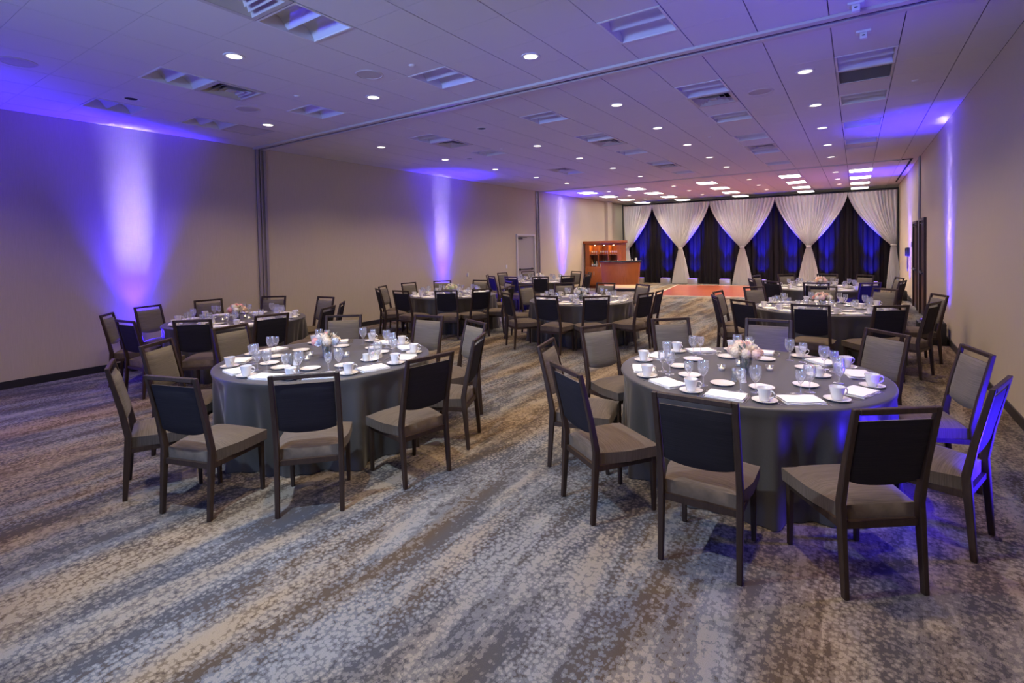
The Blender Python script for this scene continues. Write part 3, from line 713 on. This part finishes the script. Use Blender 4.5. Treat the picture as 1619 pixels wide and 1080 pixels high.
# ---- table ware prototypes
def make_cup():
    o = obj('coffee_cup', L([(0, .004), (.024, .004), (.026, 0), (.030, .004), (.037, .035), (.047, .086), (.0445, .086), (.034, .036), (.026, .010), (0, .009)], 24), M['china'], ang=50)
    bm = bmesh.new(); tube(bm, [(.040, 0, .070), (.060, 0, .074), (.072, 0, .060), (.068, 0, .042), (.052, 0, .028), (.037, 0, .026)], .0045, 6); obj('handle', bm, M['china'], o)
    remember(o); return o
cup0 = make_cup()
saucer0 = obj('saucer', L([(0, .002), (.045, .002), (.05, 0), (.055, .003), (.078, .013), (.079, .015), (.055, .008), (.03, .005), (0, .005)], 28), M['china'], ang=50); remember(saucer0)
plate0 = obj('bread_plate', L([(0, .002), (.055, .002), (.058, 0), (.063, .003), (.083, .012), (.084, .014), (.06, .007), (0, .006)], 30), M['china'], ang=50); remember(plate0)
def make_glass(name, h, r, stem):
    o = empty(name)
    obj('bowl', L([(.004, stem), (.012, stem+.004), (r*.8, stem+(h-stem)*.30), (r, stem+(h-stem)*.58), (r*.93, h*.985), (r*.90, h), (r*.86, h*.985), (r*.94, stem+(h-stem)*.58), (r*.72, stem+(h-stem)*.32), (0, stem+.012)], 20), M['glass'], o)
    obj('stem', L([(.034, 0), (.034, .002), (.010, .006), (.0045, .014), (.0042, stem-.01), (.006, stem+.001)], 16), M['glass'], o)
    remember(o); return o
gob0 = make_glass('water_goblet', .185, .041, .072); wine0 = make_glass('wine_glass', .165, .034, .075)
def make_napkin():
    bm = bmesh.new(); n = 8
    for k, (w_, d_, z) in enumerate(((.122, .088, 0), (.118, .086, .007), (.121, .082, .014))):
        g0 = []; g1 = []
        for j in range(n+1):
            a = []; b = []
            for i in range(n+1):
                u, v = -1+2*i/n, -1+2*j/n
                x = u*w_+.002*math.sin(5*v+k); y = v*d_+.002*math.sin(6*u+2*k); e = (1-abs(u)**8)*(1-abs(v)**8)
                a.append(bm.verts.new((x, y, z))); b.append(bm.verts.new((x, y, z+.002+.0052*e+.001*math.sin(4*u+3*v+k))))
            g0.append(a); g1.append(b)
        for j in range(n):
            for i in range(n):
                bm.faces.new((g1[j][i], g1[j][i+1], g1[j+1][i+1], g1[j+1][i])); bm.faces.new((g0[j][i], g0[j+1][i], g0[j+1][i+1], g0[j][i+1]))
            bm.faces.new((g0[j][0], g1[j][0], g1[j+1][0], g0[j+1][0])); bm.faces.new((g0[j][n], g0[j+1][n], g1[j+1][n], g1[j][n]))
            bm.faces.new((g0[0][j], g0[0][j+1], g1[0][j+1], g1[0][j])); bm.faces.new((g0[n][j], g1[n][j], g1[n][j+1], g0[n][j+1]))
    bmesh.ops.remove_doubles(bm, verts=bm.verts[:], dist=.0004)
    o = obj('folded_napkin', bm, M['napkin'], ang=60); remember(o); return o
nap0 = make_napkin()
def utensil(name, kind):
    bm = bmesh.new(); t_ = .0016
    if kind == 'fork':
        out = [(-.004, -.095), (.004, -.095), (.003, .0), (.0035, .04), (.011, .055), (.011, .095), (.0085, .095), (.0085, .06), (.0045, .06), (.0045, .095), (.002, .095), (.002, .06), (-.002, .06), (-.002, .095), (-.0045, .095), (-.0045, .06), (-.0085, .06), (-.0085, .095), (-.011, .095), (-.011, .055), (-.0035, .04), (-.003, .0)]
    elif kind == 'knife': out = [(-.0045, -.11), (.0045, -.11), (.0045, -.02), (.009, .0), (.010, .07), (.004, .105), (-.004, .11), (-.004, -.02)]
    else: out = [(-.004, -.09), (.004, -.09), (.003, .03)]+[(.016*math.sin(a), .065-.027*math.cos(a)) for a in [PI*k/8 for k in range(1, 16)]]+[(-.003, .03)]
    a = [bm.verts.new((x, y, 0)) for x, y in out]; b = [bm.verts.new((x, y, t_)) for x, y in out]
    bm.faces.new(a[::-1]); bm.faces.new(b)
    for i in range(len(out)): j = (i+1) % len(out); bm.faces.new((a[i], a[j], b[j], b[i]))
    o = obj(name, bm, M['flat_silver'], sm=False); remember(o); return o
fork0, knife0, spoon0 = utensil('dinner_fork', 'fork'), utensil('dinner_knife', 'knife'), utensil('teaspoon', 'spoon')
def make_votive():
    o = empty('votive_candle')
    obj('glass_cup', L([(0, .003), (.022, .003), (.026, 0), (.032, .045), (.030, .045), (.024, .006), (0, .006)], 18), M['glass'], o)
    obj('wax', L([(0, .007), (.023, .007), (.026, .020), (0, .020)], 14), M['wax'], o)
    obj('flame', L([(0, .020), (.004, .025), (.0045, .030), (.002, .040), (0, .046)], 8), M['flame'], o)
    remember(o); return o
vot0 = make_votive()
def make_shaker(cap, nm):
    o = empty(nm)
    obj('shaker_body', L([(0, 0), (.024, 0), (.022, .01), (.014, .055), (.016, .08), (0, .08)], 16), M['vase_glass'] if cap == 'p' else M['china'], o)
    obj('shaker_cap', L([(.016, .08), (.0165, .09), (.012, .099), (0, .102)], 14), M['steel'], o); remember(o); return o
salt0, pep0 = make_shaker('s', 'salt_shaker'), make_shaker('p', 'pepper_shaker')
def make_caddy():
    o = empty('sugar_caddy')
    bm = bmesh.new(); box(bm, -.05, .05, -.035, .035, 0, .004); box(bm, -.05, .05, -.035, -.031, .004, .04); box(bm, -.05, .05, .031, .035, .004, .04); box(bm, -.05, -.046, -.031, .031, .004, .04); box(bm, .046, .05, -.031, .031, .004, .04)
    obj('tray', bm, M['china'], o, sm=False)
    for k in range(6): obj('sugar_packet', B(-.042+.014*k, -.034+.014*k, -.028, .028, .005, .058), [M['napkin'], M['petal_pink'], M['napkin'], M['petal_green'], M['napkin'], M['napkin']][k], o, sm=False)
    remember(o); return o
cad0 = make_caddy()
def make_creamer():
    o = obj('creamer', L([(0, .003), (.024, .003), (.026, 0), (.034, .03), (.030, .06), (.033, .07), (.031, .07), (.028, .06), (.031, .03), (.02, .006), (0, .006)], 18), M['china'], ang=50)
    bm = bmesh.new(); tube(bm, [(.030, 0, .058), (.048, 0, .055), (.05, 0, .035), (.033, 0, .022)], .004, 6); obj('handle', bm, M['china'], o); remember(o); return o
cre0 = make_creamer()
# blossoms
def rose_bm(r=.034, seed=0):
    rr = random.Random(seed); bm = bmesh.new()
    for lay, (rad, lean, hz, cnt) in enumerate(((.25, .15, .95, 3), (.5, .35, .9, 4), (.75, .6, .75, 5), (1.0, .95, .5, 6))):
        for k in range(cnt):
            a = 2*PI*(k+.5*lay)/cnt+rr.random()*.3; g = []; w_ = 2*PI/cnt*.75
            for j in range(4):
                v = j/3; row = []
                for i in range(5):
                    u = -1+2*i/4; ang = a+u*w_*.62*math.sin(PI*(.25+.55*v)); rd = r*rad*(.35+.65*v**.8)+r*.12*lean*v*v
                    z = r*(-.45+(hz+.35)*v-(.22*u*u)*v)-r*.18*lean*v**3
                    row.append(bm.verts.new((rd*math.cos(ang), rd*math.sin(ang), z)))
                g.append(row)
            for j in range(3):
                for i in range(4): bm.faces.new((g[j][i], g[j][i+1], g[j+1][i+1], g[j+1][i]))
    lathe(bm, [(0, -r*.5), (r*.4, -r*.4), (r*.3, r*.2), (0, r*.45)], 8)
    return bm
def hyd_bm(r=.045, seed=0):
    rr = random.Random(seed); bm = bmesh.new(); bmesh.ops.create_icosphere(bm, subdivisions=2, radius=r*.82)
    N = 46
    for k in range(N):
        z = 1-1.7*(k+.5)/N; q = math.sqrt(max(0, 1-z*z)); a = k*2.39996
        n = Vector((q*math.cos(a), q*math.sin(a), z)); t1 = n.orthogonal().normalized(); t2 = n.cross(t1); c = n*r*.93; s = r*.24; ro = rr.random()*PI
        for p in range(4):
            d = t1*math.cos(ro+p*PI/2)+t2*math.sin(ro+p*PI/2); e = n.cross(d)
            v = [bm.verts.new(c), bm.verts.new(c+d*s*.6+e*s*.42+n*r*.06), bm.verts.new(c+d*s*1.1+n*r*.03), bm.verts.new(c+d*s*.6-e*s*.42+n*r*.06)]; bm.faces.new(v)
    return bm
def to_mesh(bm, nm, ang=50):
    me = bpy.data.meshes.new(nm); bm.to_mesh(me); bm.free(); smooth(me, ang); return me
ROSE = [to_mesh(rose_bm(seed=k), 'rose_mesh') for k in range(2)]; HYD = [to_mesh(hyd_bm(seed=k), 'hydrangea_mesh') for k in range(2)]
def colored(me, col):
    key = (me.name, col)
    if key not in CM: c = me.copy(); c.materials.clear(); c.materials.append(M['petal_'+col]); CM[key] = c
    return CM[key]
CM = {}
def flowers(tname, c, z):
    cols = FLOW[tname]; root = empty('flower_arrangement', (c[0], c[1], z))
    desc = {'front right table': 'cream and blush roses', 'front left table': 'white hydrangea with a pink rose', 'table by left wall': 'white blooms with pink roses', 'third left table': 'greenish white blooms', 'middle table': 'bluish white hydrangeas',
            'table near bar': 'small white blooms', 'second right table': 'white blooms with a blush rose', 'far right table': 'cream and peach roses'}[tname]
    tag(root, 'glass vase of %s on the %s' % (desc, tname), 'flowers', 'flower centrepieces')
    obj('vase', L([(0, .004), (.036, .004), (.040, 0), (.050, .13), (.047, .13), (.037, .010), (0, .010)], 20), M['vase_glass'], root)
    rr = random.Random(hash(tname) % 7 if False else len(tname)*7+ord(tname[0]))
    bm = bmesh.new()
    pts = [(0, 0, .215, 0)]
    for k in range(5): a = k*2*PI/5+rr.random()*.4; pts.append((.062*math.cos(a), .062*math.sin(a), .19+rr.random()*.012, 1))
    for k in range(8): a = k*2*PI/8+rr.random()*.3; pts.append((.098*math.cos(a), .098*math.sin(a), .150+rr.random()*.014, 2))
    for x, y, zz, _ in pts: tube(bm, [(x*.12, y*.12, .012), (-x*.15, -y*.15, .07), (x*.25, y*.25, .125), (x*.9, y*.9, zz-.01)], .0035, 5)
    obj('stems', bm, M['stem'], root)['kind'] = 'stuff'
    for k, (x, y, zz, ring) in enumerate(pts):
        col = cols[rr.randrange(4)] if k else cols[1]
        me = (HYD if (rr.random() < .45 and ring) else ROSE)[k % 2]
        b = bpy.data.objects.new('blossom', colored(me, col)); C.objects.link(b); b.parent = root; b.location = (x, y, zz)
        b.rotation_euler = Vector((x, y, .12)).to_track_quat('Z', 'Y').to_euler(); s = (.95 if me in HYD else 1.15)*(1+.12*rr.random()); b.scale = (s, s, s)
    bm = bmesh.new()
    for k in range(12):
        a = rr.random()*2*PI; up_ = rr.random(); d = Vector((math.cos(a), math.sin(a), .25+up_*1.3)).normalized(); b0 = Vector((0, 0, .13))+d*.075; s = .075+.02*rr.random()
        side = d.cross(Vector((0, 0, 1))).normalized()*.013
        v = [bm.verts.new(p) for p in (b0, b0+d*s*.5+side, b0+d*s, b0+d*s*.5-side)]; bm.faces.new(v)
    obj('leaves', bm, M['leaf'], root)['kind'] = 'stuff'
    return root
def cloth_bm(c, phis, seed):
    rr = random.Random(seed); bm = bmesh.new(); N = 240; R = .985; Z = .762
    fa = [(rr.uniform(15, 19), rr.random()*6, .011), (rr.uniform(27, 36), rr.random()*6, .013), (rr.uniform(5, 8), rr.random()*6, .006)]
    def press(a):
        p = 1
        for f in phis:
            d = (a-f+PI) % (2*PI)-PI; p *= 1-math.exp(-(d/.24)**2)*.95
        return p
    rings = []
    prof = [(.25, Z), (.6, Z), (.9, Z), (R-.012, Z), (R-.003, Z-.004), (R, Z-.014)]
    for r, z in prof: rings.append([bm.verts.new((r*math.cos(2*PI*i/N), r*math.sin(2*PI*i/N), z)) for i in range(N)])
    for z in (.70, .62, .52, .42, .32, .22, .12, .05, .006):
        k = (Z-z)/Z; row = []
        for i in range(N):
            a = 2*PI*i/N; f = sum(am*math.sin(round(n_)*a+ph) for n_, ph, am in fa)
            pr = press(a); r = R-.012-.10*k**.8*(1-pr)+(.075*pr)*k**.9+f*(.7+2.0*k)*min(1, k*5)*(.5+.5*pr)
            row.append(bm.verts.new((r*math.cos(a), r*math.sin(a), z)))
        rings.append(row)
    ctr = bm.verts.new((0, 0, Z))
    for i in range(N): bm.faces.new((ctr, rings[0][i], rings[0][(i+1) % N]))
    for a, b in zip(rings, rings[1:]):
        for i in range(N): bm.faces.new((a[i], b[i], b[(i+1) % N], a[(i+1) % N]))
    return bm
used = set()
def place(proto, loc, rz, label, cat, group, rx=None):
    o = proto if proto.name not in used else copy_tree(proto)
    used.add(proto.name); o.location = loc; o.rotation_euler = (0, 0, rz); tag(o, label, cat, group); return o
def view(x, y):
    p = Vector((x, y, 0)); return p.dot(r2)/p.dot(fw), p.dot(fw)
tabi = 0
for tname, (c, chairs) in TAB.items():
    tabi += 1; c = Vector((c[0], c[1]))
    root = empty('round_table', (c.x, c.y, 0)); tag(root, 'round folding banquet table under the slate cloth, '+tname, 'table', 'round banquet tables')
    obj('tabletop', L([(0, .72), (.90, .72), (.91, .73), (.91, .745), (.90, .75), (0, .75)], 48), M['door_wood'], root)
    for k in range(4):
        a = PI/4+k*PI/2; bm = bmesh.new(); tube(bm, [(.6*math.cos(a), .6*math.sin(a), 0), (.55*math.cos(a), .55*math.sin(a), .72)], .014, 6); obj('leg', bm, M['dark_metal'], root)
    phis = [math.atan2(y-c.y, x-c.x) for x, y, _ in chairs]
    cl = obj('tablecloth', cloth_bm(c, phis, tabi*5), M['cloth'], ang=70); cl.location = (c.x, c.y, 0)
    tag(cl, 'dark slate satin floor-length tablecloth on the '+tname, 'tablecloth', 'slate tablecloths')
    # sides as seen: five near, five far, each from left to right
    order = sorted(range(10), key=lambda i: view(chairs[i][0], chairs[i][1])[1]); names = {}
    for side, ids in (('near side', order[:5]), ('far side', order[5:])):
        ids = sorted(ids, key=lambda i: view(chairs[i][0], chairs[i][1])[0])
        for q, i in enumerate(ids): names[i] = ('leftmost', 'second from left', 'middle', 'second from right', 'rightmost')[q]+' on '+side
    for i, (x, y, th) in enumerate(chairs):
        place(chair0, (x, y, 0), math.radians(th)-PI/2, 'dark wood banquet chair, %s, %s' % (tname, names[i]), 'chair', 'chairs around the '+tname)
        a = phis[i]; Z = .7625; rnd = random.Random(i*31+tabi)
        def at(r, off): # off metres to the sitter's right
            ou = Vector((math.cos(a), math.sin(a))); rg = Vector((-ou.y, ou.x)); return c+ou*r+rg*off
        pl = '%s, %s' % (tname, names[i]); G = ' on the '+tname
        p = at(.80, 0); place(nap0, (p.x, p.y, Z), a+PI/2+rnd.uniform(-.12, .12), 'folded white napkin, '+pl, 'napkin', 'folded napkins'+G)
        p = at(.80, .235); place(saucer0, (p.x, p.y, Z), 0, 'white saucer under cup, '+pl, 'saucer', 'saucers'+G)
        place(cup0, (p.x, p.y, Z+.006), rnd.uniform(-.7, .9), 'white coffee cup, '+pl, 'cup', 'coffee cups'+G)
        p = at(.50, -.10+rnd.uniform(-.02, .02)); place(plate0, (p.x, p.y, Z), 0, 'small white bread plate, '+pl, 'plate', 'bread plates'+G)
        p = at(.615, .16+rnd.uniform(-.015, .015)); place(gob0, (p.x, p.y, Z), 0, 'clear stemmed water goblet, '+pl, 'glass', 'water goblets'+G)
        p = at(.66, .075+rnd.uniform(-.01, .01)); place(wine0, (p.x, p.y, Z), 0, 'clear wine glass, '+pl, 'glass', 'wine glasses'+G)
        if tname in CUTL:
            p = at(.80, -.135); place(fork0, (p.x, p.y, Z), a+PI/2, 'inner dinner fork, '+pl, 'fork', 'inner forks'+G)
            p = at(.80, -.165); place(fork0, (p.x, p.y, Z), a+PI/2, 'outer dinner fork, '+pl, 'fork', 'outer forks'+G)
            p = at(.80, .133); place(knife0, (p.x, p.y, Z), a+PI/2, 'table knife, '+pl, 'knife', 'knives'+G)
            p = at(.64, -.02); place(spoon0, (p.x, p.y, Z), a, 'dessert spoon, '+pl, 'spoon', 'spoons'+G)
    flowers(tname, c, .7625)
    for k, (dx, dy, s) in enumerate(((-.17, -.07, 'left of the flowers'), (-.03, -.2, 'in front of the flowers'), (.16, .1, 'right of the flowers'), (-.08, .17, 'behind the flowers'))):
        place(vot0, (c.x+dx, c.y+dy, .7625), 0, 'small lit votive candle %s, %s' % (s, tname), 'candle', 'votive candles on the '+tname)
    place(pep0, (c.x-.02, c.y-.37, .7625), 0, 'clear pepper shaker with metal cap, '+tname, 'shaker', None)
    place(salt0, (c.x+.045, c.y-.37, .7625), 0, 'white salt shaker with metal cap, '+tname, 'shaker', None)
    place(cad0, (c.x+.47, c.y+.20, .7625), .4, 'white sugar caddy with paper packets, '+tname, 'sugar caddy', None)
    place(cre0, (c.x+.50, c.y+.06, .7625), .4, 'small white creamer jug beside sugar caddy, '+tname, 'creamer', None)
